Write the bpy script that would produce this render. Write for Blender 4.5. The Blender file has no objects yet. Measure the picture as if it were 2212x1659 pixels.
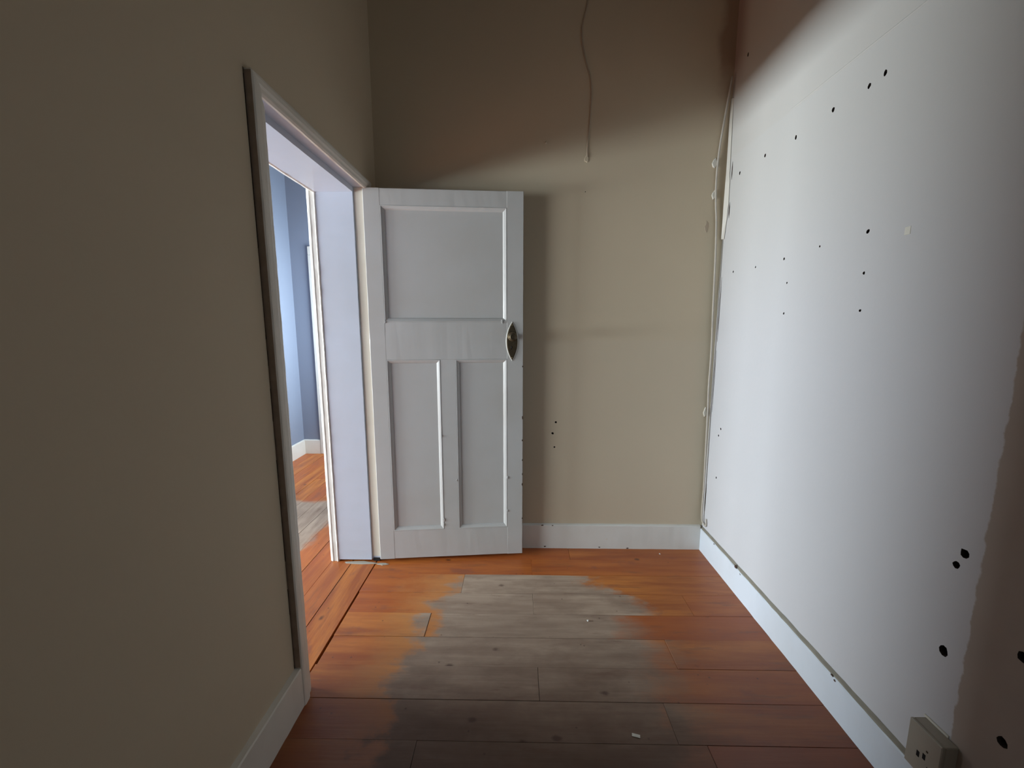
import bpy, bmesh, math, random
from mathutils import Vector, Matrix
from mathutils.noise import noise as pnoise

random.seed(7)
SC = bpy.context.scene
COL = SC.collection

# ------------------------------------------------------------------ camera
CAM_H = 1.34
F = 876.0
cd = bpy.data.cameras.new('camera')
cd.sensor_fit = 'HORIZONTAL'; cd.sensor_width = 36.0
cd.lens = F / 2212.0 * 36.0
cd.clip_start = 0.02; cd.clip_end = 60
cam = bpy.data.objects.new('camera', cd); COL.objects.link(cam)
pitch = math.atan((829.5 - 703.0) / F); yaw = math.atan(15.0 / F)
cam.location = (0, 0, CAM_H)
cam.rotation_euler = (math.radians(90) - pitch, 0, yaw)
SC.camera = cam

# ------------------------------------------------------------------ world, daylight, rear fill, exposure
W = bpy.data.worlds.new('overcast_sky'); SC.world = W; W.use_nodes = True
bg = W.node_tree.nodes['Background']
bg.inputs[0].default_value = (0.62, 0.74, 0.95, 1); bg.inputs[1].default_value = 0.25

def area(name, loc, rot, sx, sy, power, color):
    l = bpy.data.lights.new(name, 'AREA'); l.shape = 'RECTANGLE'
    l.size = sx; l.size_y = sy; l.energy = power; l.color = color
    o = bpy.data.objects.new(name, l); COL.objects.link(o)
    o.location = loc; o.rotation_euler = rot
    return o
R90 = math.radians(90)
SKY = (0.89, 1.0, 1.05)
# daylight at the two windows of the room across the hall (facing +X)
area('left_window_daylight', (-5.22, -1.05, 1.25), (0, -R90, 0), 1.50, 2.3, 225, SKY)
area('right_window_daylight', (-5.22, 1.42, 1.06), (0, -R90, 0), 0.50, 1.96, 460, SKY)
# daylight at the window in the hall's right wall (faces -X)
area('hall_window_daylight', (-0.99, 3.62, 1.40), (0, R90, 0), 1.2, 0.62, 50, SKY)
# weak fill light added behind the camera for door and far wall (faces +Y)
area('rear_fill_light', (-0.1, -2.42, 1.5), (R90, 0, 0), 0.8, 1.0, 3.0, SKY)

vs = SC.view_settings
vs.view_transform = 'Standard'; vs.look = 'None'; vs.gamma = 1.0; vs.use_curve_mapping = False
vs.exposure = -0.25
SC.cycles.max_bounces = 12; SC.cycles.diffuse_bounces = 8
SC.cycles.use_denoising = True

# ------------------------------------------------------------------ material helpers
class NT:
    def __init__(s, name):
        s.m = bpy.data.materials.new(name); s.m.use_nodes = True
        s.t = s.m.node_tree; s.b = s.t.nodes['Principled BSDF']
    def n(s, typ, **kw):
        nd = s.t.nodes.new(typ)
        for k, v in kw.items(): setattr(nd, k, v)
        return nd
    def link(s, a, b): s.t.links.new(a, b)
    def val(s, sock, v):
        if isinstance(v, bpy.types.NodeSocket): s.link(v, sock)
        else: sock.default_value = v
    def math(s, op, a, b=0.0, c=None, clamp=False):
        nd = s.n('ShaderNodeMath', operation=op, use_clamp=clamp)
        s.val(nd.inputs[0], a); s.val(nd.inputs[1], b)
        if c is not None: s.val(nd.inputs[2], c)
        return nd.outputs[0]
    def step(s, v, lo, hi):
        nd = s.n('ShaderNodeMapRange', interpolation_type='SMOOTHSTEP')
        s.val(nd.inputs[0], v); nd.inputs[1].default_value = lo; nd.inputs[2].default_value = hi
        return nd.outputs[0]
    def mix(s, f, a, b, blend='MIX'):
        nd = s.n('ShaderNodeMix', data_type='RGBA', blend_type=blend)
        s.val(nd.inputs[0], f)
        s.val(nd.inputs[6], a if isinstance(a, bpy.types.NodeSocket) else (*a, 1))
        s.val(nd.inputs[7], b if isinstance(b, bpy.types.NodeSocket) else (*b, 1))
        return nd.outputs[2]
    def pos(s):
        g = s.n('ShaderNodeNewGeometry'); sp = s.n('ShaderNodeSeparateXYZ')
        s.link(g.outputs['Position'], sp.inputs[0])
        return g.outputs['Position'], sp.outputs[0], sp.outputs[1], sp.outputs[2]
    def noise(s, vec, scale, detail=3, rough=0.55, stretch=None):
        if stretch:
            mp = s.n('ShaderNodeMapping'); s.link(vec, mp.inputs[0]); mp.inputs['Scale'].default_value = stretch
            vec = mp.outputs[0]
        nd = s.n('ShaderNodeTexNoise'); s.link(vec, nd.inputs['Vector'])
        nd.inputs['Scale'].default_value = scale; nd.inputs['Detail'].default_value = detail
        nd.inputs['Roughness'].default_value = rough
        return nd.outputs[0]
    def bump(s, h, strength, dist=0.002):
        nd = s.n('ShaderNodeBump'); nd.inputs['Strength'].default_value = strength
        nd.inputs['Distance'].default_value = dist
        s.link(h, nd.inputs['Height']); s.link(nd.outputs[0], s.b.inputs['Normal'])
    def done(s, col, rough=0.6, spec=0.5):
        s.val(s.b.inputs['Base Color'], col if isinstance(col, bpy.types.NodeSocket) else (*col, 1))
        s.val(s.b.inputs['Roughness'], rough)
        s.b.inputs['Specular IOR Level'].default_value = spec
        return s.m

BEIGE = (0.60, 0.51, 0.375)
BLUE = (0.225, 0.268, 0.36)

def mat_plaster(name, kind):
    t = NT(name); P, x, y, z = t.pos()
    n1 = t.noise(P, 1.3, 4); n2 = t.noise(P, 60, 3); n3 = t.noise(P, 7, 3)
    if kind == 'beige':
        c = t.mix(n1, tuple(v * 0.93 for v in BEIGE), tuple(v * 1.06 for v in BEIGE))
        if name == 'far_wall_plaster':
            low = t.math('SUBTRACT', 1.0, t.step(t.math('ADD', z, t.math('MULTIPLY', n3, 0.01)), 1.255, 1.268))
            c = t.mix(t.math('MULTIPLY', low, 0.16), c, (0.56, 0.50, 0.42))
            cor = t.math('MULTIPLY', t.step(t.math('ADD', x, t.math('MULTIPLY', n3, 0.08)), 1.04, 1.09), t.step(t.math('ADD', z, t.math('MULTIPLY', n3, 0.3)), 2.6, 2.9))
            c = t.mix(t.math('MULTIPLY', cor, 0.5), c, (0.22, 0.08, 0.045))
            grn = t.math('MULTIPLY', t.step(x, 0.98, 1.09), t.math('SUBTRACT', 1.0, t.step(z, 1.6, 2.1)))
            c = t.mix(t.math('MULTIPLY', grn, 0.22), c, (0.42, 0.46, 0.36))
    elif kind == 'grey':
        base = t.mix(n1, (0.55, 0.55, 0.575), (0.60, 0.60, 0.625))
        base = t.mix(t.math('MULTIPLY', t.step(z, 1.1, 2.2), 0.8), base, (0.535, 0.522, 0.490))
        # older, browner coat towards the camera, with a ragged vertical edge
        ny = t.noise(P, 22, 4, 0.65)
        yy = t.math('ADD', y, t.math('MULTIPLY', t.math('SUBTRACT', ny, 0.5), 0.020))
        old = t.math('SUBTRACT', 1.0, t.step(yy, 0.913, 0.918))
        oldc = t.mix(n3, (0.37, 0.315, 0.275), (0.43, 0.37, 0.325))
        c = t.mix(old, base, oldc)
        up = t.step(t.math('ADD', z, t.math('MULTIPLY', n3, 0.02)), 2.205, 2.225)
        c = t.mix(t.math('MULTIPLY', up, 0.14), c, (0.50, 0.45, 0.38))
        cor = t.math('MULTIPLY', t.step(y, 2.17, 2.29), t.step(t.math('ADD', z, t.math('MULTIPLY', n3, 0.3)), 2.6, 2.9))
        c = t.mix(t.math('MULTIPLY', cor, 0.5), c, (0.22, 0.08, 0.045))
    elif kind == 'blue':
        c = t.mix(n1, tuple(v * 0.96 for v in BLUE), tuple(v * 1.04 for v in BLUE))
    else:
        c = t.mix(n1, (0.40, 0.38, 0.35), (0.45, 0.43, 0.40))
    h = t.math('ADD', t.math('MULTIPLY', n2, 0.35), n3)
    t.bump(h, 0.35, 0.0025)
    return t.done(c, 0.75, 0.25)

def mat_paint(name, col, rough=0.38, dirt=0.06, bump=0.15):
    t = NT(name); P, x, y, z = t.pos()
    n1 = t.noise(P, 3.0, 4); n2 = t.noise(P, 90, 3)
    c = t.mix(t.step(n1, 0.3, 0.8), col, tuple(v * (1 - dirt) * k for v, k in zip(col, (1, 0.985, 0.96))))
    sp = t.step(t.noise(P, 38, 4, 0.7), 0.76, 0.80)
    c = t.mix(t.math('MULTIPLY', sp, 0.5), c, (0.35, 0.30, 0.24))
    t.bump(t.math('ADD', n1, t.math('MULTIPLY', n2, 0.3)), bump, 0.002)
    return t.done(c, rough, 0.45)

def mat_plain(name, col, rough=0.6, metal=0.0, var=0.15, scale=25):
    t = NT(name); P, x, y, z = t.pos()
    c = t.mix(t.noise(P, scale, 4), tuple(v * (1 - var) for v in col), tuple(min(1, v * (1 + var)) for v in col))
    t.b.inputs['Metallic'].default_value = metal
    t.bump(t.noise(P, scale * 4, 3), 0.15, 0.001)
    return t.done(c, rough)

def mat_wood(name, axis):
    """Varnished pine boards, worn bare where people walked. axis = grain direction."""
    t = NT(name); P, x, y, z = t.pos()
    oi = t.n('ShaderNodeObjectInfo'); rnd = oi.outputs['Random']
    # shift the pattern per board
    cmb = t.n('ShaderNodeCombineXYZ'); t.link(t.math('MULTIPLY', rnd, 7.0), cmb.inputs[2]); t.link(t.math('MULTIPLY', rnd, 3.0), cmb.inputs[0 if axis == 'x' else 1])
    va = t.n('ShaderNodeVectorMath', operation='ADD'); t.link(P, va.inputs[0]); t.link(cmb.outputs[0], va.inputs[1])
    V = va.outputs[0]
    st = (1.0, 9.0, 1.0) if axis == 'x' else (9.0, 1.0, 1.0)
    st2 = (2.0, 60.0, 2.0) if axis == 'x' else (60.0, 2.0, 2.0)
    g1 = t.noise(V, 2.2, 5, 0.6, st); g2 = t.noise(V, 2.0, 4, 0.6, st2)
    blot = t.noise(V, 5.0, 4, 0.6, (1.0, 2.2, 1.0) if axis == 'x' else (2.2, 1.0, 1.0))
    # varnished colour
    cv = t.mix(t.step(g1, 0.30, 0.72), (0.34, 0.090, 0.020), (0.70, 0.26, 0.050))
    cv = t.mix(t.math('MULTIPLY', t.step(rnd, 0.0, 1.0), 0.75), cv, (0.44, 0.105, 0.022))
    cv = t.mix(t.math('MULTIPLY', g2, 0.35), cv, (0.24, 0.05, 0.012))
    dk = t.step(blot, 0.58, 0.72)
    cv = t.mix(t.math('MULTIPLY', dk, 0.6), cv, (0.24, 0.080, 0.05))
    # bare grey-brown wood
    cw = t.mix(t.step(g1, 0.25, 0.75), (0.32, 0.225, 0.165), (0.58, 0.45, 0.34))
    cw = t.mix(t.math('MULTIPLY', t.step(blot, 0.42, 0.70), 0.55), cw, (0.24, 0.165, 0.12))
    cw = t.mix(t.math('MULTIPLY', g2, 0.45), cw, (0.22, 0.155, 0.115))
    cw = t.mix(t.math('MULTIPLY', rnd, 0.3), cw, (0.36, 0.275, 0.21))
    # where it is worn
    wob = t.math('MULTIPLY', t.math('SUBTRACT', t.noise(V, 6.0, 5, 0.65, (1, 1.6, 1)), 0.5), 0.36)
    off = t.math('MULTIPLY', t.math('SUBTRACT', rnd, 0.5), 0.16)
    def mx(a, b): return t.math('MAXIMUM', a, b)
    if axis == 'x':
        d = mx(t.math('SUBTRACT', -0.44, x), t.math('SUBTRACT', x, 0.55))
        d = mx(d, t.math('SUBTRACT', t.math('ADD', t.math('MULTIPLY', x, 0.62), t.math('MULTIPLY', y, 0.78)), 1.71))
        d = mx(d, t.math('SUBTRACT', t.math('ADD', t.math('MULTIPLY', x, -0.70), t.math('MULTIPLY', y, 0.71)), 1.63))
        d = t.math('ADD', d, t.math('ADD', wob, off))
        soft = t.math('MULTIPLY', t.step(x, 0.25, 0.60), t.math('SUBTRACT', 1.0, t.step(y, 1.60, 1.85)))
        d = t.math('DIVIDE', d, t.math('ADD', 1.0, t.math('MULTIPLY', soft, 2.2)))
        hard = t.math('MULTIPLY', t.step(y, 2.028, 2.034), 0.5)
        d = t.math('ADD', d, hard)
        worn = t.math('SUBTRACT', 1.0, t.step(d, -0.04, 0.05))
        # thin amber varnish where the worn patch begins on the doorway side, darker red coat by the right wall
        amb = t.math('MULTIPLY', t.math('SUBTRACT', 1.0, t.step(d, 0.02, 0.26)), t.math('SUBTRACT', 1.0, t.step(x, -0.1, 0.3)))
        cv = t.mix(t.math('MULTIPLY', amb, 0.55), cv, (0.62, 0.30, 0.10))
        cv = t.mix(t.math('MULTIPLY', t.step(x, 0.35, 0.95), 0.45), cv, (0.27, 0.075, 0.026))
        # dirty dark brown boards towards the viewer, with the light's fall-off painted in
        dirt_and_shade = t.math('SUBTRACT', 1.0, t.step(t.math('ADD', y, t.math('MULTIPLY', wob, 1.2)), 0.95, 1.90))
        cw = t.mix(t.math('MULTIPLY', dirt_and_shade, 0.90), cw, (0.095, 0.045, 0.027))
        cv = t.mix(t.math('MULTIPLY', dirt_and_shade, 0.72), cv, (0.14, 0.036, 0.016))
    else:
        d = mx(t.math('SUBTRACT', x, -1.31), t.math('SUBTRACT', 2.25, y))
        d = mx(d, t.math('SUBTRACT', y, 2.93))
        d = t.math('ADD', d, t.math('MULTIPLY', wob, 0.4))
        worn = t.math('SUBTRACT', 1.0, t.step(d, -0.03, 0.04))
    c = t.mix(worn, cv, cw)
    # knots and nail stains
    vo = t.n('ShaderNodeTexVoronoi'); vo.inputs['Scale'].default_value = 7.0
    mp = t.n('ShaderNodeMapping'); t.link(V, mp.inputs[0]); mp.inputs['Scale'].default_value = (0.6, 1.0, 1.0) if axis == 'x' else (1.0, 0.6, 1.0)
    t.link(mp.outputs[0], vo.inputs['Vector'])
    kn = t.math('SUBTRACT', 1.0, t.step(t.math('ADD', vo.outputs['Distance'], t.math('MULTIPLY', t.noise(V, 30, 3, 0.6), 0.10)), 0.075, 0.145))
    # dark streaks and scuffs along the grain
    strk = t.step(t.noise(V, 3.2, 5, 0.7, (1.0, 7.0, 1.0) if axis == 'x' else (7.0, 1.0, 1.0)), 0.56, 0.70)
    c = t.mix(t.math('MULTIPLY', strk, 0.42), c, (0.13, 0.062, 0.040))
    c = t.mix(t.math('MULTIPLY', kn, 0.72), c, (0.055, 0.022, 0.016))
    vo2 = t.n('ShaderNodeTexVoronoi'); vo2.inputs['Scale'].default_value = 13.0; t.link(V, vo2.inputs['Vector'])
    k2 = t.math('SUBTRACT', 1.0, t.step(vo2.outputs['Distance'], 0.03, 0.07))
    c = t.mix(t.math('MULTIPLY', k2, 0.55), c, (0.06, 0.03, 0.025))
    rough = t.math('ADD', 0.34, t.math('MULTIPLY', worn, 0.22))
    rough = t.math('ADD', rough, t.math('MULTIPLY', g2, 0.12))
    t.bump(t.math('ADD', g2, t.math('MULTIPLY', g1, 0.6)), 0.25, 0.0015)
    return t.done(c, rough, 0.5)

M_FAR = mat_plaster('far_wall_plaster', 'beige')
M_LEFT = mat_plaster('beige_plaster', 'beige')
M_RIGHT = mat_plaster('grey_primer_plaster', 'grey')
M_BLUE = mat_plaster('blue_plaster', 'blue')
M_WHITE_PL = mat_plaster('ceiling_plaster', 'white')
M_TRIM = mat_paint('white_gloss_paint', (0.74, 0.75, 0.72), 0.36, 0.08)
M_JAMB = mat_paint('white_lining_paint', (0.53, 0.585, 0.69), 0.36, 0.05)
M_SKIRT = mat_paint('cool_white_gloss_paint', (0.69, 0.755, 0.84), 0.36, 0.05)
M_EDGE = mat_plain('bare_brown_edge', (0.34, 0.26, 0.20), 0.85, 0.0, 0.3)
M_FARCABLE = mat_plain('beige_cable_paint', (0.43, 0.35, 0.26), 0.7, 0.0, 0.1)
M_LEDGE = mat_plain('dusty_plaster_ledge', (0.27, 0.25, 0.205), 0.9, 0.0, 0.25)
M_CREAM = mat_paint('cream_gloss_paint', (0.70, 0.67, 0.58), 0.35, 0.10)
M_DOOR = mat_paint('white_door_paint', (0.53, 0.535, 0.53), 0.33, 0.07, 0.10)
M_OLDTRIM = mat_paint('old_off_white_paint', (0.76, 0.73, 0.66), 0.40, 0.14)
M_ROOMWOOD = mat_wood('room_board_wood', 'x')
M_HALLWOOD = mat_wood('hall_board_wood', 'y')
M_DARKWOOD = mat_plain('dark_underfloor', (0.035, 0.022, 0.016), 0.9)
M_BRICK = mat_plain('dark_wall_core', (0.05, 0.035, 0.028), 0.95)
M_BRASS = mat_plain('tarnished_brass', (0.10, 0.078, 0.05), 0.48, 0.85, 0.4, 60)
M_BRASS2 = mat_plain('worn_brass', (0.30, 0.23, 0.14), 0.45, 0.9, 0.25, 50)
M_BLACK = mat_plain('black_hole', (0.006, 0.005, 0.005), 0.9)
M_PLASTIC = mat_plain('old_cream_plastic', (0.40, 0.37, 0.31), 0.45, 0.0, 0.08)
M_FILLER = mat_plain('white_filler', (0.66, 0.64, 0.57), 0.8, 0.0, 0.1)
M_CABLE = mat_plain('painted_cable', (0.50, 0.46, 0.40), 0.55, 0.0, 0.15)
M_BROWNSTAIN = mat_plain('brown_wood_chip', (0.06, 0.03, 0.02), 0.8)

# ------------------------------------------------------------------ mesh helpers
def link(name, bm, mats, parent=None, smooth=False):
    me = bpy.data.meshes.new(name)
    bmesh.ops.recalc_face_normals(bm, faces=bm.faces)
    bm.to_mesh(me); bm.free()
    if not isinstance(mats, (list, tuple)): mats = [mats]
    for m in mats: me.materials.append(m)
    if smooth:
        for p in me.polygons: p.use_smooth = True
    o = bpy.data.objects.new(name, me); COL.objects.link(o)
    if parent: o.parent = parent
    return o

def tag(o, label=None, cat=None, group=None, kind=None):
    if label: o['label'] = label
    if cat: o['category'] = cat
    if group: o['group'] = group
    if kind: o['kind'] = kind
    return o

def empty(name, loc=(0, 0, 0), rotz=0.0):
    o = bpy.data.objects.new(name, None); COL.objects.link(o)
    o.location = loc; o.rotation_euler = (0, 0, rotz); o.empty_display_size = 0.1
    return o

def add_box(bm, x0, x1, y0, y1, z0, z1, bevel=0.0, seg=1):
    vs = [bm.verts.new(p) for p in ((x0,y0,z0),(x1,y0,z0),(x1,y1,z0),(x0,y1,z0),(x0,y0,z1),(x1,y0,z1),(x1,y1,z1),(x0,y1,z1))]
    fs = [bm.faces.new([vs[i] for i in f]) for f in ((0,3,2,1),(4,5,6,7),(0,1,5,4),(1,2,6,5),(2,3,7,6),(3,0,4,7))]
    if bevel > 0:
        es = list({e for f in fs for e in f.edges})
        bmesh.ops.bevel(bm, geom=es, offset=bevel, segments=seg, profile=0.5, affect='EDGES')
    return vs

def boxes(name, lst, mats, parent=None, bevel=0.0):
    bm = bmesh.new()
    for b in lst: add_box(bm, *b, bevel=bevel)
    return link(name, bm, mats, parent)

def sweep(name, prof, axis, a0, a1, mat, parent=None, n=24, wob=0.0, seed=0, miter0=0.0, miter1=0.0, smooth=False):
    """Extrude a closed 2-D profile along an axis, with slight hand-painted unevenness.
    axis 'x': profile is (y,z); 'y': (x,z); 'z': (x,y). miterN: shift of end N per profile 2nd coordinate."""
    bm = bmesh.new(); rings = []
    for i in range(n + 1):
        f = i / n; ring = []
        for j, (u, v) in enumerate(prof):
            a = a0 + (a1 - a0) * f
            w1 = wob * pnoise(Vector((a * 23.0, seed * 3.1 + j * 0.7, 0.3)))
            w2 = wob * pnoise(Vector((a * 23.0, seed * 5.7 + j * 0.7, 8.3)))
            a += (miter0(u, v) if callable(miter0) else 0) * (1 - f) + (miter1(u, v) if callable(miter1) else 0) * f
            uu, vv = u + w1, v + w2
            p = {'x': (a, uu, vv), 'y': (uu, a, vv), 'z': (uu, vv, a)}[axis]
            ring.append(bm.verts.new(p))
        rings.append(ring)
    m = len(prof)
    for i in range(n):
        for j in range(m):
            bm.faces.new((rings[i][j], rings[i][(j+1) % m], rings[i+1][(j+1) % m], rings[i+1][j]))
    bm.faces.new(rings[0][::-1]); bm.faces.new(rings[-1])
    return link(name, bm, mat, parent, smooth)

def tube(name, pts, r, mat, parent=None, sides=8, flat=None):
    bm = bmesh.new(); rings = []
    P = [Vector(p) for p in pts]
    for i, p in enumerate(P):
        d = (P[min(i+1, len(P)-1)] - P[max(i-1, 0)]).normalized()
        ref = Vector((0, 1, 0)) if abs(d.y) < 0.9 else Vector((1, 0, 0))
        a = d.cross(ref).normalized(); b = d.cross(a).normalized()
        rr = r[i] if isinstance(r, (list, tuple)) else r
        rings.append([bm.verts.new(p + a * math.cos(2*math.pi*k/sides) * rr + b * math.sin(2*math.pi*k/sides) * rr * (flat or 1)) for k in range(sides)])
    for i in range(len(P) - 1):
        for k in range(sides):
            bm.faces.new((rings[i][k], rings[i][(k+1) % sides], rings[i+1][(k+1) % sides], rings[i+1][k]))
    bm.faces.new(rings[0][::-1]); bm.faces.new(rings[-1])
    return link(name, bm, mat, parent, True)

def smoothpath(pts, n=6):
    out = []
    P = [Vector(p) for p in pts]
    for i in range(len(P) - 1):
        p0, p1, p2, p3 = P[max(i-1, 0)], P[i], P[i+1], P[min(i+2, len(P)-1)]
        for k in range(n):
            t = k / n
            out.append(0.5 * ((2*p1) + (p2-p0)*t + (2*p0-5*p1+4*p2-p3)*t*t + (3*p1-p0-3*p2+p3)*t**3))
    out.append(P[-1]); return out

def blob(name, center, u, v, w, ru, rv, h, mat, parent=None, n=11, seed=0, jag=0.35):
    """A low irregular patch: outline in plane (u,v), raised by h along w."""
    rs = random.Random(seed); bm = bmesh.new(); C = Vector(center); U = Vector(u); V = Vector(v); Wn = Vector(w)
    ks = [1 + jag * (rs.random() - 0.5) * 2 for _ in range(n)]
    lo, hi = [], []
    for i in range(n):
        a = 2 * math.pi * i / n
        d = U * math.cos(a) * ru * ks[i] + V * math.sin(a) * rv * ks[i]
        lo.append(bm.verts.new(C + d - Wn * 0.001)); hi.append(bm.verts.new(C + d * 0.82 + Wn * h))
    for i in range(n):
        bm.faces.new((lo[i], lo[(i+1) % n], hi[(i+1) % n], hi[i]))
    bm.faces.new(hi)
    return link(name, bm, mat, parent)

def drilled_wall(name, box, holes, axis, mats, depth=0.03):
    """A solid wall slab with real blind holes; the bores show the dark core."""
    bm = bmesh.new(); add_box(bm, *box)
    ob = link(name, bm, mats)
    cb = bmesh.new(); rs = random.Random(11)
    for (a, z, r, el) in holes:
        n = 9; f0, f1 = [], []
        for i in range(n):
            t = 2*math.pi*i/n; k = r * (0.85 + 0.35 * rs.random())
            da, dz = k*math.cos(t), k*math.sin(t)*el
            if axis == 'x':
                f0.append(cb.verts.new((box[0]-0.01, a+da, z+dz))); f1.append(cb.verts.new((box[0]+depth, a+da*0.8, z+dz*0.8)))
            else:
                f0.append(cb.verts.new((a+da, box[2]-0.01, z+dz))); f1.append(cb.verts.new((a+da*0.8, box[2]+depth, z+dz*0.8)))
        cb.faces.new(f0); cb.faces.new(f1[::-1])
        for i in range(n): cb.faces.new((f0[i], f0[(i+1) % n], f1[(i+1) % n], f1[i]))
    cut = link('cut', cb, mats[1])
    md = ob.modifiers.new('b', 'BOOLEAN'); md.operation = 'DIFFERENCE'; md.object = cut; md.solver = 'EXACT'
    dg = bpy.context.evaluated_depsgraph_get()
    me = bpy.data.meshes.new_from_object(ob.evaluated_get(dg))
    ob.modifiers.clear(); old = ob.data; ob.data = me; bpy.data.meshes.remove(old)
    cm = cut.data; bpy.data.objects.remove(cut); bpy.data.meshes.remove(cm)
    me.materials.clear()
    for m in mats: me.materials.append(m)
    for p in me.polygons:
        c = p.center
        q = c[0] - box[0] if axis == 'x' else c[1] - box[2]
        lim = box[1]-box[0] if axis == 'x' else box[3]-box[2]
        p.material_index = 1 if (0.001 < q < depth + 0.004 and box[2] - 0.001 < c[1] < box[3] + 0.001 and len(p.vertices) < 12
                                 and 0.02 < c[2] < box[5] - 0.02 and (axis == 'y' or box[2] + 0.02 < c[1] < box[3] - 0.02)
                                 and (axis == 'x' or box[0] + 0.02 < c[0] < box[1] - 0.02)) else 0
    return ob

# ------------------------------------------------------------------ dimensions
XL, XR, YF = -0.780, 1.105, 2.315      # left wall, right wall, far wall
XH = -1.030                            # hall side of the left wall
CEIL = 3.30
YB = -2.40                             # wall behind the camera

# ------------------------------------------------------------------ walls
RH = [(1.366,2.095,.0062,1.5),(1.422,2.090,.0062,1.4),(1.571,2.092,.0072,1.4),(1.765,2.084,.0060,1.5),(1.971,2.096,.0062,1.3),(2.183,2.096,.0066,1.3),
      (1.360,1.635,.0062,1.2),(1.567,1.628,.0038,1.2),(1.768,1.615,.0055,1.1),(1.974,1.610,.0042,1.2),(2.174,1.614,.0062,1.0),
      (1.357,1.506,.0048,1.1),(1.735,1.514,.0036,1.2),(1.354,1.388,.0048,1.0),(1.737,1.390,.0050,1.0),
      (2.180,0.779,.0065,1.1),(2.199,0.737,.0055,1.1),(2.190,0.497,.0060,1.1),
      (0.953,0.781,.0100,1.2),(0.967,0.742,.0085,1.1),(0.963,0.504,.0115,1.2),(0.812,0.620,.0110,1.2),(0.819,0.398,.0110,1.2),(2.189,2.637,.0060,1.6)]
FH = [(0.216,0.781,.0065,.9),(0.198,0.715,.0070,1.0),(0.210,0.631,.0058,1.0),(0.355,2.052,.0025,1.0)]
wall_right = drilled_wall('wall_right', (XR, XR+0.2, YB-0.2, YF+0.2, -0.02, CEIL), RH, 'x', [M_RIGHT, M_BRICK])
tag(wall_right, 'right wall in pale grey primer with dotted screw holes', 'wall', kind='structure')
wall_far = drilled_wall('wall_far', (XH+0.10, XR, YF, YF+0.2, -0.02, CEIL), FH, 'y', [M_FAR, M_BRICK])
tag(wall_far, 'beige far wall behind the open white door', 'wall', kind='structure')

def wall_left():
    Ya, Yb, Zt = 1.243, 2.205, 2.062
    o = boxes('wall_left', [
        (XH, XL, YB-0.2, Ya, -0.02, CEIL),                 # near stretch
        (XH, XL, Ya, YF, Zt, CEIL),                        # above the doorway
        (XH, XL, Yb, YF, -0.02, Zt),                       # short nib by the far wall
    ], M_LEFT)
    tag(o, 'dark beige left wall with the open doorway in it', 'wall', kind='structure')
    c = boxes('wall_core', [(XH+0.004, XL-0.018, Ya, 1.297, -0.01, Zt), (XH+0.004, XL-0.018, 2.170, Yb, -0.01, Zt),
                            (XH+0.004, XL-0.018, Ya, Yb, 2.040, Zt)], M_BRICK, o)
    # hand-filled plaster that closes the crack beside the architrave low down
    rs = random.Random(3)
    z = 0.165
    while z < 1.58:
        h = rs.uniform(0.05, 0.16)
        w = rs.uniform(0.6, 1.0)
        bm = bmesh.new()
        add_box(bm, XL-0.02, XL-0.0015-rs.random()*0.003, Ya-0.002, Ya+0.008*w, z, z+h, bevel=0.0012)
        link('crack_filler', bm, M_LEFT, o)
        z += h + (rs.uniform(0.004, 0.018) if rs.random() < 0.6 else 0)
    return o
wall_l = wall_left()
boxes('wall_back', [(XL, XR, YB-0.2, YB, -0.02, 0.9), (XL, XR, YB-0.2, YB, 2.1, CEIL), (XL, -0.55, YB-0.2, YB, 0.9, 2.1), (0.35, XR, YB-0.2, YB, 0.9, 2.1)], M_LEFT)
tag(bpy.data.objects['wall_back'], 'beige wall behind the viewer with an opening added for the fill light', 'wall', kind='structure')

# hall
HXL, HYF = -2.262, 4.110
boxes('wall_hall_right', [(XH, XH+0.12, YF+0.2, 3.28, -0.02, CEIL), (XH, XH+0.12, 3.96, HYF, -0.02, CEIL),
                          (XH, XH+0.12, 3.28, 3.96, -0.02, 0.75), (XH, XH+0.12, 3.28, 3.96, 2.05, CEIL), (XH, XH+0.10, YF, YF+0.2, -0.02, CEIL)], M_BLUE)
tag(bpy.data.objects['wall_hall_right'], 'blue hall wall beyond the doorway on the right', 'wall', kind='structure')
boxes('wall_hall_left', [(HXL-0.12, HXL, 2.3, HYF, -0.02, CEIL), (HXL-0.12, HXL, YB-0.2, -1.3, -0.02, CEIL), (HXL-0.12, HXL, -1.3, 2.3, 2.35, CEIL)], M_BLUE)
tag(bpy.data.objects['wall_hall_left'], 'light blue hall wall at left through the doorway', 'wall', kind='structure')
boxes('wall_hall_far', [(-5.4, XH+0.12, HYF, HYF+0.2, -0.02, CEIL)], M_BLUE)
tag(bpy.data.objects['wall_hall_far'], 'darker blue wall at the end of the hall', 'wall', kind='structure')
boxes('wall_hall_back', [(-5.4, XH, YB-0.2, YB, -0.02, CEIL)], M_BLUE)
tag(bpy.data.objects['wall_hall_back'], 'blue wall closing the hall behind the viewer', 'wall', kind='structure')
boxes('wall_opposite', [(-5.4, -5.2, YB, HYF, -0.02, 0.48), (-5.4, -5.2, YB, HYF, 2.02, CEIL), (-5.4, -5.2, YB, -2.22, 0.48, 2.02), (-5.4, -5.2, 0.12, HYF, 1.33, 2.02),
                        (-5.4, -5.2, 0.12, HYF, 0.48, 0.79), (-5.4, -5.2, 0.12, 0.38, 0.79, 1.33), (-5.4, -5.2, 2.42, HYF, 0.79, 1.33)], M_WHITE_PL)
tag(bpy.data.objects['wall_opposite'], 'white wall with a wide window across the hall', 'wall', kind='structure')

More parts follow.
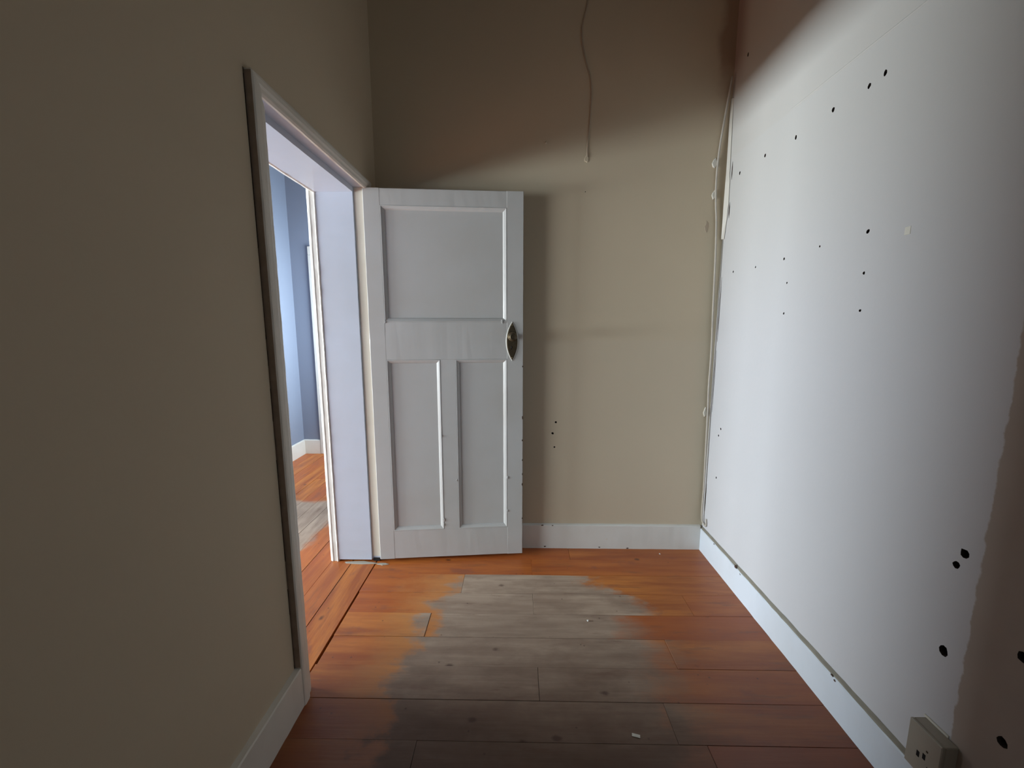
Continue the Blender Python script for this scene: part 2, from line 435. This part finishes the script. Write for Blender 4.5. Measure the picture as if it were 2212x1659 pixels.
boxes('ceiling', [(-5.4, XR+0.2, YB-0.2, HYF+0.2, CEIL, CEIL+0.1)], M_WHITE_PL)
tag(bpy.data.objects['ceiling'], 'plain plaster ceiling above the frame', 'ceiling', kind='structure')

def window(name, axis, c, a0, a1, z0, z1, label):
    o = empty(name); tag(o, label, 'window', kind='structure')
    t = 0.05
    def fr(nm, *b):
        if axis == 'x': boxes(nm, [(c-0.03, c+0.03, *b)], M_TRIM, o)
        else: boxes(nm, [(b[0], b[1], c-0.03, c+0.03, b[2], b[3])], M_TRIM, o)
    fr('window_frame', a0, a0+t, z0, z1); fr('window_frame', a1-t, a1, z0, z1)
    fr('window_frame', a0+t, a1-t, z0, z0+t); fr('window_frame', a0+t, a1-t, z1-t, z1)
    return o
window('window_1', 'x', -5.30, -2.22, 0.12, 0.48, 2.02, 'tall wide window across the hall, out of frame')
window('window_4', 'x', -5.30, 0.38, 2.42, 0.79, 1.33, 'low window across the hall, out of frame')
window('window_2', 'x', XH+0.08, 3.28, 3.96, 0.75, 2.05, 'window in the right hall wall, out of frame')
window('rear_fill_frame', 'y', YB-0.1, -0.55, 0.35, 0.9, 2.1, 'added window frame for the fill light behind the viewer')  # unseen frame, added to go with the rear fill light

# ------------------------------------------------------------------ floor: every board its own piece
floor = boxes('floor', [(-5.4, XR+0.2, YB-0.2, HYF+0.2, -0.06, -0.026)], M_DARKWOOD)
tag(floor, 'pine board floor, orange varnish worn bare in the middle', 'floor', kind='structure')

def plank(x0, x1, y0, y1, mat, rs, taper=None):
    bm = bmesh.new()
    dz = rs.uniform(-0.0009, 0.0009)
    v = add_box(bm, x0, x1, y0, y1, -0.022, dz)
    if taper:
        for q in bm.verts:
            if q.co.x > (x0 + x1) / 2: q.co.x += taper(q.co.y)
            else: pass
    top = [e for e in bm.edges if all(q.co.z > -0.005 for q in e.verts)]
    bmesh.ops.bevel(bm, geom=top, offset=0.0006, segments=1, affect='EDGES')
    return link('board', bm, mat, floor)

rs = random.Random(21)
rows = [2.178, 2.033, 1.877, 1.729, 1.583, 1.431, 1.285, 1.138, 0.990]
while rows[-1] > YB + 0.2: rows.append(rows[-1] - 0.149)
rows = [2.330] + rows
joints = {0: [0.30], 1: [0.075], 2: [-0.290], 3: [0.072, 0.82], 4: [-0.41], 5: [0.63], 6: [0.077], 7: [0.52], 8: [-0.33, 0.61], 9: [0.15], 10: [-0.1]}
G = 0.0004
for i in range(len(rows) - 1):
    y1, y0 = rows[i] - G, rows[i+1] + G
    js = joints.get(i, [rs.uniform(-0.4, 0.8)])
    xs = [XL - 0.030] + js + [XR - 0.002]
    if i in (0,): xs[0] = XL + 0.01
    for a, b in zip(xs[:-1], xs[1:]):
        ga = 0.0 if a == xs[0] else 0.0006
        # the boards' left ends leave an opening gap along the doorway towards the viewer
        bx = a + ga
        if a == xs[0] and 1.30 < y0 < 1.75: bx += 0.003 + 0.003 * (1.75 - y0) / 0.45
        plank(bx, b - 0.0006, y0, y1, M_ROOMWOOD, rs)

hx = [-0.8155, -0.952, -1.072, -1.190, -1.309, -1.428, -1.548, -1.668, -1.788, -1.908, -2.028, -2.148, -2.268]
hj = {0: [1.9], 1: [3.1], 2: [2.6], 3: [1.0, 3.3], 4: [2.05], 5: [3.0], 6: [2.4], 7: [3.4], 8: [1.5], 9: [2.9], 10: [1.7], 11: [3.2]}
for i in range(len(hx) - 1):
    b, a = hx[i] - 0.0011, hx[i+1] + 0.0011
    if i == 0:
        plank(a, b, 1.28, 2.24, M_HALLWOOD, rs); continue
    if i == 1:
        plank(a, b, 1.28, 2.24, M_HALLWOOD, rs); continue
    ys = [YB] + hj[i] + [HYF - 0.002]
    for c, d in zip(ys[:-1], ys[1:]): plank(a, b, c + 0.001, d - 0.001, M_HALLWOOD, rs)
# plain boards of the room across the hall, never seen from here: one sheet
o = boxes('board_sheet', [(-5.2, -2.27, YB, HYF, -0.022, 0.0)], M_HALLWOOD, floor); o['kind'] = 'stuff'

# ------------------------------------------------------------------ baseboards
def base_prof(x, w, h, s):
    return [(x, 0.0), (x, h-0.004), (x + s*0.003, h), (x + s*w, h+0.004), (x + s*w, 0.0)]
o = sweep('baseboard_right', base_prof(1.090, 0.015, 0.1365, 1), 'y', YB, 2.300, M_SKIRT, None, 130, 0.0016, 2)
tag(o, 'white baseboard along the right wall, chipped along its top', 'baseboard', kind='structure')
o = sweep('baseboard_far', base_prof(2.300, 0.015, 0.150, 1), 'x', XL, 1.090, M_TRIM, None, 60, 0.0012, 5)
tag(o, 'white baseboard along the far wall right of the door', 'baseboard', kind='structure')
bb_far = o
o = sweep('baseboard_left', base_prof(-0.760, 0.020, 0.150, -1), 'y', YB, 1.262, M_OLDTRIM, None, 100, 0.0012, 7)
tag(o, 'dull off-white baseboard along the left wall before the doorway', 'baseboard', kind='structure')
o = sweep('baseboard_hall_left', base_prof(HXL+0.015, 0.015, 0.148, -1), 'y', 2.5, HYF-0.015, M_TRIM, None, 24, 0.001, 8)
tag(o, 'white baseboard of the light blue hall wall', 'baseboard', kind='structure')
o = sweep('baseboard_hall_far', base_prof(HYF-0.015, 0.015, 0.148, 1), 'x', HXL, -2.085, M_TRIM, None, 8, 0.001, 9)
tag(o, 'short white baseboard at the end of the hall', 'baseboard', kind='structure')

sweep('dust_ledge', [(1.0925, 0.1375), (1.0945, 0.1412), (1.1045, 0.1475), (1.1045, 0.1380)], 'y', YB, 2.298, M_LEDGE, bpy.data.objects['baseboard_right'], 150, 0.0022, 31)
# chips and grime on the right and far baseboards
bbr = bpy.data.objects['baseboard_right']
for (y, z, r, s) in [(1.905, 0.139, .009, 1), (1.86, 0.128, .004, 2), (2.13, 0.132, .005, 3), (1.255, 0.130, .0055, 4), (1.27, 0.136, .004, 5)]:
    blob('paint_chip', (1.0905, y, z), (0,1,0), (0,0,1), (-1,0,0), r*1.4, r*0.8, 0.0006, M_BROWNSTAIN, bbr, 8, s)
for (x, z, r, s) in [(0.142, 0.148, .005, 6), (0.205, 0.147, .004, 7), (0.160, 0.012, .006, 8), (0.49, 0.010, .005, 9), (0.66, 0.005, .005, 10), (0.53, 0.062, .006, 11)]:
    blob('paint_chip', (x, 2.2995, z), (1,0,0), (0,0,1), (0,-1,0), r*1.5, r*0.7, 0.0006, M_BROWNSTAIN if s != 11 else M_OLDTRIM, bb_far, 8, s)

# ------------------------------------------------------------------ doorway lining and architraves
frame = empty('trim_1', (XL, 1.30, 0)); tag(frame, 'white painted frame lining the open doorway in the left wall', 'door frame', kind='structure')
def F0(o):
    o.location = Vector((-XL, -1.30, 0)); return o
XS = -0.838     # stop plane
ZS, ZR = 2.006, 2.030   # soffit, rebate
NJ, FJ, FR = 1.330, 2.142, 2.153   # near jamb face, far jamb face, far rebate face
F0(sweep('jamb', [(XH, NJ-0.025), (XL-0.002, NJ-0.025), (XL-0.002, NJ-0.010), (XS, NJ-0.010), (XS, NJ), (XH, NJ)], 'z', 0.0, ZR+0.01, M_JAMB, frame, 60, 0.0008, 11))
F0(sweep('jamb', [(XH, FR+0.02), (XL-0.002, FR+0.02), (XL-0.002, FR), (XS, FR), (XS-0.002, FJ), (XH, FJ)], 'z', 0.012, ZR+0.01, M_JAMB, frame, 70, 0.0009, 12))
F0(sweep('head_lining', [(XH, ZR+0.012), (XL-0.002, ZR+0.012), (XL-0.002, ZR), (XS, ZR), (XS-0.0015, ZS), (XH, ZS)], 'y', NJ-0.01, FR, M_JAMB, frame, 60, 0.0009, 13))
# cream strip where the closed door would sit
F0(boxes('rebate_strip', [(XS+0.001, XL-0.003, FR-0.0025, FR+0.001, 0.03, ZR-0.001)], M_CREAM, frame))
# room-side architrave: near leg and head, rounded moulding
leg = [(-0.782, 1.2505), (-0.7615, 1.2505), (-0.7575, 1.2545), (-0.7565, 1.262), (-0.7575, 1.283), (-0.760, 1.291), (-0.766, 1.299), (-0.768, 1.312), (-0.7735, 1.324), (-0.782, 1.3265)]
F0(sweep('architrave', leg, 'z', 0.0, 2.062, M_OLDTRIM, frame, 90, 0.0011, 14, miter1=lambda u, v: -(v - 1.2505) * 1.0, smooth=False))
F0(boxes('architrave_edge', [(-0.7822, -0.7610, 1.2492, 1.2507, 0.155, 2.058)], M_EDGE, frame))
head = [(-0.782, 2.062), (-0.7615, 2.062), (-0.7575, 2.059), (-0.7565, 2.052), (-0.759, 2.040), (-0.764, 2.034), (-0.767, 2.026), (-0.7735, 2.0205), (-0.782, 2.020)]
F0(sweep('architrave', head, 'y', 1.2505, 2.185, M_OLDTRIM, frame, 90, 0.0011, 15, miter0=lambda u, v: (2.062 - v) * 1.0))
# hall-side architrave: its rounded inner edge shows past the far jamb and above
hl = [(XH+0.001, FJ+0.001), (XH+0.001, FJ-0.002), (XH-0.004, FJ-0.005), (XH-0.008, FJ-0.002), (XH-0.011, FJ+0.001), (XH-0.030, FJ+0.002), (XH-0.033, FJ-0.001), (XH-0.042, FJ+0.001), (XH-0.049, FJ+0.008), (XH-0.050, FJ+0.016), (XH-0.050, FJ+0.070), (XH+0.001, FJ+0.070)]
F0(sweep('hall_architrave', hl, 'z', 0.0, ZS+0.07, M_TRIM, frame, 90, 0.0012, 16))
hh = [(XH+0.001, ZS+0.001), (XH-0.008, ZS-0.002), (XH-0.014, ZS+0.004), (XH-0.030, ZS+0.006), (XH-0.034, ZS+0.014), (XH-0.034, ZS+0.070), (XH+0.001, ZS+0.070)]
F0(sweep('hall_architrave', hh, 'y', NJ-0.07, FJ+0.01, M_TRIM, frame, 60, 0.0010, 17))
# spilt paint and dirt at the foot of the jamb
F0(blob('paint_spill', (-0.90, 2.130, 0.0012), (1,0,0), (0,1,0), (0,0,1), 0.10, 0.014, 0.0008, M_PLASTIC, frame, 13, 41, 0.3))
F0(blob('paint_spill', (-0.765, 2.118, 0.0012), (1,0,0), (0,1,0), (0,0,1), 0.032, 0.014, 0.0008, M_PLASTIC, frame, 11, 42, 0.3))
F0(boxes('foot_notch', [(-0.832, -0.796, FR-0.005, FR-0.002, 0.001, 0.020)], M_BLACK, frame))

# hall door at the end
d2 = empty('door_2', (-2.080, HYF, 0)); tag(d2, 'pinkish white door frame at the end of the blue hall', 'door', kind='structure')
def L2(o): o.location = Vector((2.080, -HYF, 0)); return o
L2(boxes('architrave', [(-2.082, -2.000, HYF-0.020, HYF, 0.0, 2.03)], M_TRIM, d2, 0.004))
L2(boxes('architrave', [(-1.270, -1.190, HYF-0.020, HYF, 0.0, 2.03)], M_TRIM, d2, 0.004))
L2(boxes('architrave', [(-2.082, -1.190, HYF-0.020, HYF, 2.03, 2.110)], M_TRIM, d2, 0.004))
L2(boxes('door_leaf', [(-2.000, -1.270, HYF-0.008, HYF, 0.01, 2.03)], M_DOOR, d2, 0.002))

# ------------------------------------------------------------------ the open door
DW, DT, DZ0, DZ1 = 0.813, 0.040, 0.019, 2.024
ang = math.atan2(0.078, 0.809)
door = empty('door_1', (-0.787, 2.135, 0), ang)
tag(door, 'open white three-panel door with dark oval handle plate', 'door', kind='structure')
def dbox(nm, x0, x1, z0, z1, y0=0.0, y1=DT, mat=M_DOOR, wob=0.0007, seed=0, axis='z'):
    c = 0.0016
    if axis == 'z':
        pr = [(x0+c, y0), (x1-c, y0), (x1, y0+c), (x1, y1-c), (x1-c, y1), (x0+c, y1), (x0, y1-c), (x0, y0+c)]
        return sweep(nm, pr, 'z', z0, z1, mat, door, 60, wob, seed)
    pr = [(y0, z0+c), (y0+c, z0), (y1-c, z0), (y1, z0+c), (y1, z1-c), (y1-c, z1), (y0+c, z1), (y0, z1-c)]
    return sweep(nm, pr, 'x', x0, x1, mat, door, 24, wob, seed)
dbox('stile', 0.0, 0.082, DZ0, DZ1, seed=1)
dbox('stile', 0.725, DW, DZ0, DZ1, seed=2)
dbox('rail', 0.0815, 0.7255, 1.942, DZ1, 0.0006, DT, seed=3, axis='x')
dbox('rail', 0.0815, 0.7255, 1.158, 1.360, 0.0006, DT, seed=4, axis='x')
dbox('rail', 0.0815, 0.7255, DZ0, 0.187, 0.0006, DT, seed=5, axis='x')
dbox('muntin', 0.364, 0.447, 0.1865, 1.1585, 0.0008, DT, seed=6)
panels = [(0.082, 0.725, 1.360, 1.942, 21), (0.082, 0.364, 0.187, 1.158, 22), (0.447, 0.725, 0.187, 1.158, 23)]
for (x0, x1, z0, z1, sd) in panels:
    boxes('panel', [(x0-0.003, x1+0.003, 0.0135, 0.027, z0-0.003, z1+0.003)], M_DOOR, door)
    # moulding: small fillet then a scoop down to the panel; four mitred lengths
    pf = [(0.000, 0.0130), (0.000, -0.0004), (0.004, -0.0006), (0.0062, 0.0022), (0.0085, 0.0030), (0.0140, 0.0062), (0.0185, 0.0108), (0.0200, 0.0135)]
    for side in range(4):
        bm = bmesh.new(); A, B = [], []
        N = 30; rings = []
        for i in range(N + 1):
            f = i / N; r = []
            for (d, y) in pf:
                w = 0.0006 * pnoise(Vector((f * 22, sd + side, d * 40)))
                xa, xb, za, zb = x0 + d, x1 - d, z0 + d, z1 - d
                if side == 0: p = (xa + w, y, za + (zb-za)*f)
                elif side == 1: p = (xb + w, y, za + (zb-za)*f)
                elif side == 2: p = (xa + (xb-xa)*f, y, za + w)
                else: p = (xa + (xb-xa)*f, y, zb + w)
                r.append(bm.verts.new(p))
            rings.append(r)
        for i in range(N):
            for j in range(len(pf)):
                k = (j + 1) % len(pf)
                bm.faces.new((rings[i][j], rings[i][k], rings[i+1][k], rings[i+1][j]))
        bm.faces.new(rings[0]); bm.faces.new(rings[-1][::-1])
        link('moulding', bm, M_DOOR, door)
# paint drips on the mouldings
for (x, z, r) in [(0.362, 0.735, .0045), (0.364, 0.245, .0065), (0.362, 0.215, .005), (0.727, 0.485, .0055), (0.727, 0.285, .0045), (0.440, 0.477, .003), (0.700, 1.361, .006), (0.082, 1.36, .006)]:
    blob('paint_drip', (x, 0.0, z), (1,0,0), (0,0,1), (0,-1,0), r*0.8, r*1.7, 0.003, M_DOOR, door, 9, int(z*1000), 0.3)
# worn chips on the free edge
for (z, h) in [(1.118, .006), (0.832, .012), (0.70, .007), (0.585, .008), (0.502, .008), (0.440, .011), (0.235, .005)]:
    blob('paint_chip', (DW+0.0004, 0.006, z), (0,1,0), (0,0,1), (1,0,0), 0.007, h, 0.0008, M_BROWNSTAIN, door, 8, int(z*977), 0.4)
    blob('paint_chip', (DW-0.0022, -0.0003, z), (1,0,0), (0,0,1), (0,-1,0), 0.0026, h*0.8, 0.0006, M_BROWNSTAIN, door, 8, int(z*577), 0.4)
# handle: pointed oval plate, round knob, key hole
hp = empty('door_handle', (0.753, 0.0, 1.254)); hp.parent = door
def vesica(w, h, n=18):
    R = (w*w + h*h) / (2*w)          # half width w, half height h
    pts = []
    a = math.asin(h / R)
    for i in range(n + 1):
        t = -a + 2*a*i/n; pts.append((R*math.cos(t) - (R - w), R*math.sin(t)))
    for i in range(1, n):
        t = -a + 2*a*i/n; pts.append((-(R*math.cos(t) - (R - w)), -R*math.sin(t)))
    return pts
def plate(nm, layers, mat):
    bm = bmesh.new(); rings = []
    for (w, h, y) in layers: rings.append([bm.verts.new((p[0], y, p[1])) for p in vesica(w, h)])
    for a, b in zip(rings[:-1], rings[1:]):
        for i in range(len(a)):
            k = (i + 1) % len(a); bm.faces.new((a[i], a[k], b[k], b[i]))
    bm.faces.new(rings[0][::-1]); bm.faces.new(rings[-1])
    return link(nm, bm, mat, hp)
plate('white_rim', [(0.0335, 0.1060, 0.001), (0.0335, 0.1060, -0.0015), (0.0315, 0.104, -0.0030)], M_TRIM)  # white rim, a little larger than the brass plate
plate('back_plate', [(0.0290, 0.1015, 0.0), (0.0290, 0.1015, -0.0042), (0.0280, 0.099, -0.0055), (0.0235, 0.090, -0.0062)], M_BRASS)
def lathe(nm, prof, cx, cz, mat, n=28, smooth=True):
    bm = bmesh.new(); rings = []
    for (r, y) in prof: rings.append([bm.verts.new((cx + r*math.cos(2*math.pi*k/n), y, cz + r*math.sin(2*math.pi*k/n))) for k in range(n)])
    for a, b in zip(rings[:-1], rings[1:]):
        for i in range(n):
            k = (i + 1) % n; bm.faces.new((a[i], a[k], b[k], b[i]))
    bm.faces.new(rings[0][::-1]); bm.faces.new(rings[-1])
    return link(nm, bm, mat, hp, smooth)
lathe('knob_rose', [(0.0245, -0.004), (0.0245, -0.0085), (0.0225, -0.011), (0.0205, -0.0095), (0.012, -0.0095)], 0.002, 0.026, M_BRASS2)
lathe('knob', [(0.010, -0.008), (0.009, -0.022), (0.012, -0.028), (0.0185, -0.034), (0.0215, -0.042), (0.0215, -0.047), (0.0185, -0.053), (0.012, -0.056), (0.010, -0.0545), (0.004, -0.0550), (0.0005, -0.0555)], 0.002, 0.026, M_BRASS)
bm = bmesh.new()
add_box(bm, -0.0055, -0.0005, -0.0067, -0.004, -0.044, -0.030)
link('key_hole', bm, M_BLACK, hp)
lathe('key_hole', [(0.0048, -0.004), (0.0048, -0.0068)], -0.003, -0.030, M_BLACK, 14)
for z in (-0.088, 0.088): lathe('screw', [(0.003, -0.004), (0.003, -0.0060), (0.0015, -0.0066)], 0.0, z, M_BRASS2, 12)

# ------------------------------------------------------------------ things on the walls
# chased-in cable, painted over, on the far wall
pts = [(0.36, 3.28), (0.352, 3.10), (0.343, 2.961), (0.325, 2.88), (0.318, 2.836), (0.320, 2.78), (0.330, 2.729), (0.347, 2.67), (0.364, 2.621), (0.373, 2.56), (0.374, 2.512), (0.370, 2.42), (0.363, 2.311), (0.361, 2.26), (0.362, 2.225)]
path = smoothpath([(x, YF+0.0005, z) for x, z in pts], 5)
rr = [0.0058 * (0.85 + 0.3*abs(pnoise(Vector((p.z*20, 0, 0))))) * (1 if i < len(path)-4 else 1.35) for i, p in enumerate(path)]
o = tube('wall_cable', path, rr, M_FARCABLE, None, 8)
tag(o, 'painted-over cable snaking down the beige far wall', 'cable')
o = blob('plaster_patch', (0.357, YF, 2.218), (1,0,0), (0,0,1), (0,-1,0), 0.012, 0.017, 0.003, M_FAR, wall_far, 10, 51, 0.3)
# nail stub
o = tube('wall_nail', [(0.141, YF+0.004, 2.297), (0.141, YF-0.004, 2.297), (0.141, YF-0.010, 2.302)], [0.0055, 0.0062, 0.0035], M_FAR, None, 8)
tag(o, 'small painted nail stub on the far wall left of the cable', 'nail')

# cable in the right-hand corner, with hooked foot
cp = [(1.088, 2.296, 2.60), (1.072, 2.302, 2.45), (1.056, 2.305, 2.30), (1.048, 2.306, 2.19), (1.047, 2.306, 2.08), (1.052, 2.304, 1.98), (1.060, 2.303, 1.90), (1.066, 2.300, 1.75), (1.070, 2.300, 1.60), (1.074, 2.298, 1.40),
      (1.080, 2.298, 1.20), (1.080, 2.300, 1.00), (1.084, 2.300, 0.86), (1.088, 2.298, 0.60), (1.092, 2.298, 0.40), (1.090, 2.297, 0.27), (1.092, 2.294, 0.20), (1.098, 2.280, 0.175), (1.100, 2.262, 0.172), (1.100, 2.255, 0.185), (1.101, 2.262, 0.215)]
o = tube('corner_cable', smoothpath(cp, 5), 0.0052, M_CABLE, None, 8)
tag(o, 'thin painted cable run down the corner between far and right walls', 'cable')
# loose strip of old paint and plaster at the corner, right of the cable
bm = bmesh.new(); rows_ = []
sp = [(2.50, 2.300, 0.0), (2.38, 2.297, .005), (2.25, 2.293, .007), (2.13, 2.290, .009), (2.09, 2.288, .014), (1.98, 2.288, .017), (1.90, 2.290, .013), (1.80, 2.296, .005)]
for (z, y, w) in sp:
    a = bm.verts.new((XR-0.003, y - w, z)); b = bm.verts.new((XR-0.012-w*0.35, y+0.004, z)); c = bm.verts.new((XR-0.004, y + 0.010, z)); d = bm.verts.new((XR+0.001, y, z))
    rows_.append((a, b, c, d))
for p, q in zip(rows_[:-1], rows_[1:]):
    for j in range(4): bm.faces.new((p[j], p[(j+1) % 4], q[(j+1) % 4], q[j]))
bm.faces.new(rows_[0]); bm.faces.new(rows_[-1][::-1])
link('loose_paint_strip', bm, M_OLDTRIM, wall_right)
for (y0, z0, z1, w) in [(2.262, 2.09, 2.18, .004), (2.262, 1.90, 1.98, .005), (2.290, 1.25, 1.60, .003), (2.292, 0.85, 1.20, .0022), (2.294, 0.25, 0.42, .0028)]:
    bm = bmesh.new(); zz = [z0, z0*0.7+z1*0.3, z0*0.3+z1*0.7, z1]; ww = [0.0003, w, w, 0.0003]
    L = [bm.verts.new((XR-0.0008, y0-a, b)) for a, b in zip(ww, zz)]; Rr = [bm.verts.new((XR-0.0008, y0+a, b)) for a, b in zip(ww, zz)]
    L2_ = [bm.verts.new((XR+0.001, v.co.y, v.co.z)) for v in L]; R2_ = [bm.verts.new((XR+0.001, v.co.y, v.co.z)) for v in Rr]
    for i in range(3):
        bm.faces.new((L[i], Rr[i], Rr[i+1], L[i+1])); bm.faces.new((L[i], L[i+1], L2_[i+1], L2_[i])); bm.faces.new((Rr[i], R2_[i], R2_[i+1], Rr[i+1]))
    link('plaster_crack', bm, M_BRICK, wall_right)
for (x, z, ru, rv, s) in [(1.035, 2.19, .013, .026, 61), (1.042, 2.03, .010, .024, 62), (1.074, 0.84, .009, .03, 63)]:
    blob('plaster_patch', (x, YF, z), (1,0,0), (0,0,1), (0,-1,0), ru, rv, 0.006, M_FILLER, wall_far, 10, s, 0.3)
blob('plaster_patch', (1.016, YF, 1.87), (1,0,0), (0,0,1), (0,-1,0), .010, .03, 0.0010, M_FARCABLE, wall_far, 10, 64, 0.3)
# ridge in the plaster high on the right wall, and a small white patch
bm = bmesh.new(); ya, yb = 1.02, 1.86
prev = None
for i in range(41):
    y = ya + (yb-ya)*i/40; h = 0.0016 * math.sin(math.pi*i/40)**0.5 + 0.0001; zc = 2.211 + 0.004*pnoise(Vector((y*6, 0, 0)))
    cur = [bm.verts.new((XR+0.0005, y, zc-0.004)), bm.verts.new((XR-h, y, zc)), bm.verts.new((XR+0.0005, y, zc+0.004))]
    if prev:
        for j in range(2): bm.faces.new((prev[j], prev[j+1], cur[j+1], cur[j]))
    prev = cur
link('plaster_ridge', bm, M_RIGHT, wall_right)
bm = bmesh.new(); add_box(bm, XR-0.0012, XR+0.001, 1.214, 1.232, 1.596, 1.618, 0.0005)
link('filler_patch', bm, M_FILLER, wall_right)

# wall socket, low on the right wall
sk = empty('wall_socket', (XR, 0.935, 0.23)); tag(sk, 'old cream surface-mounted power socket above the right baseboard', 'socket')
def S(o): o.location = Vector((-XR, -0.935, -0.23)); return o
S(boxes('back_box', [(1.072, XR, 0.893, 0.978, 0.160, 0.291)], M_PLASTIC, sk, 0.002))
S(boxes('front_plate', [(1.063, 1.072, 0.893, 0.978, 0.160, 0.2915)], M_PLASTIC, sk, 0.002))
for (y, z, w, h) in [(0.945, 0.214, .0035, .008), (0.930, 0.222, .0035, .008), (0.917, 0.196, .003, .007)]:
    S(boxes('pin_slot', [(1.0622, 1.064, y-w, y+w, z-h, z+h)], M_BLACK, sk))
S(boxes('screw', [(1.0615, 1.064, 0.922, 0.927, 0.240, 0.245)], M_BRASS, sk, 0.0008))
S(boxes('wall_edge_filler', [(XR-0.004, XR, 0.918, 0.980, 0.2915, 0.2985)], M_FILLER, sk, 0.001))

# small litter on the boards
o = boxes('paper_scrap', [(-0.013, 0.013, -0.005, 0.006, 0, 0.0012)], M_FILLER, None, 0.0004); o.location = (0.389, 1.164, 0.0012); o.rotation_euler = (0, 0, -0.25)
tag(o, 'small white paper scrap on the dark boards nearest the viewer', 'scrap')
o = blob('paint_flake', (0, 0, 0), (1,0,0), (0,1,0), (0,0,1), 0.004, 0.005, 0.0018, M_TRIM, None, 7, 71); o.location = (0.319, 1.69, 0.0022)
tag(o, 'tiny white paint flake in the middle of the worn boards', 'flake')
o = blob('paint_flake', (0, 0, 0), (1,0,0), (0,1,0), (0,0,1), 0.004, 0.005, 0.0018, M_TRIM, None, 7, 72); o.location = (0.836, 2.247, 0.0022)
tag(o, 'tiny white paint flake near the far baseboard and right corner', 'flake')
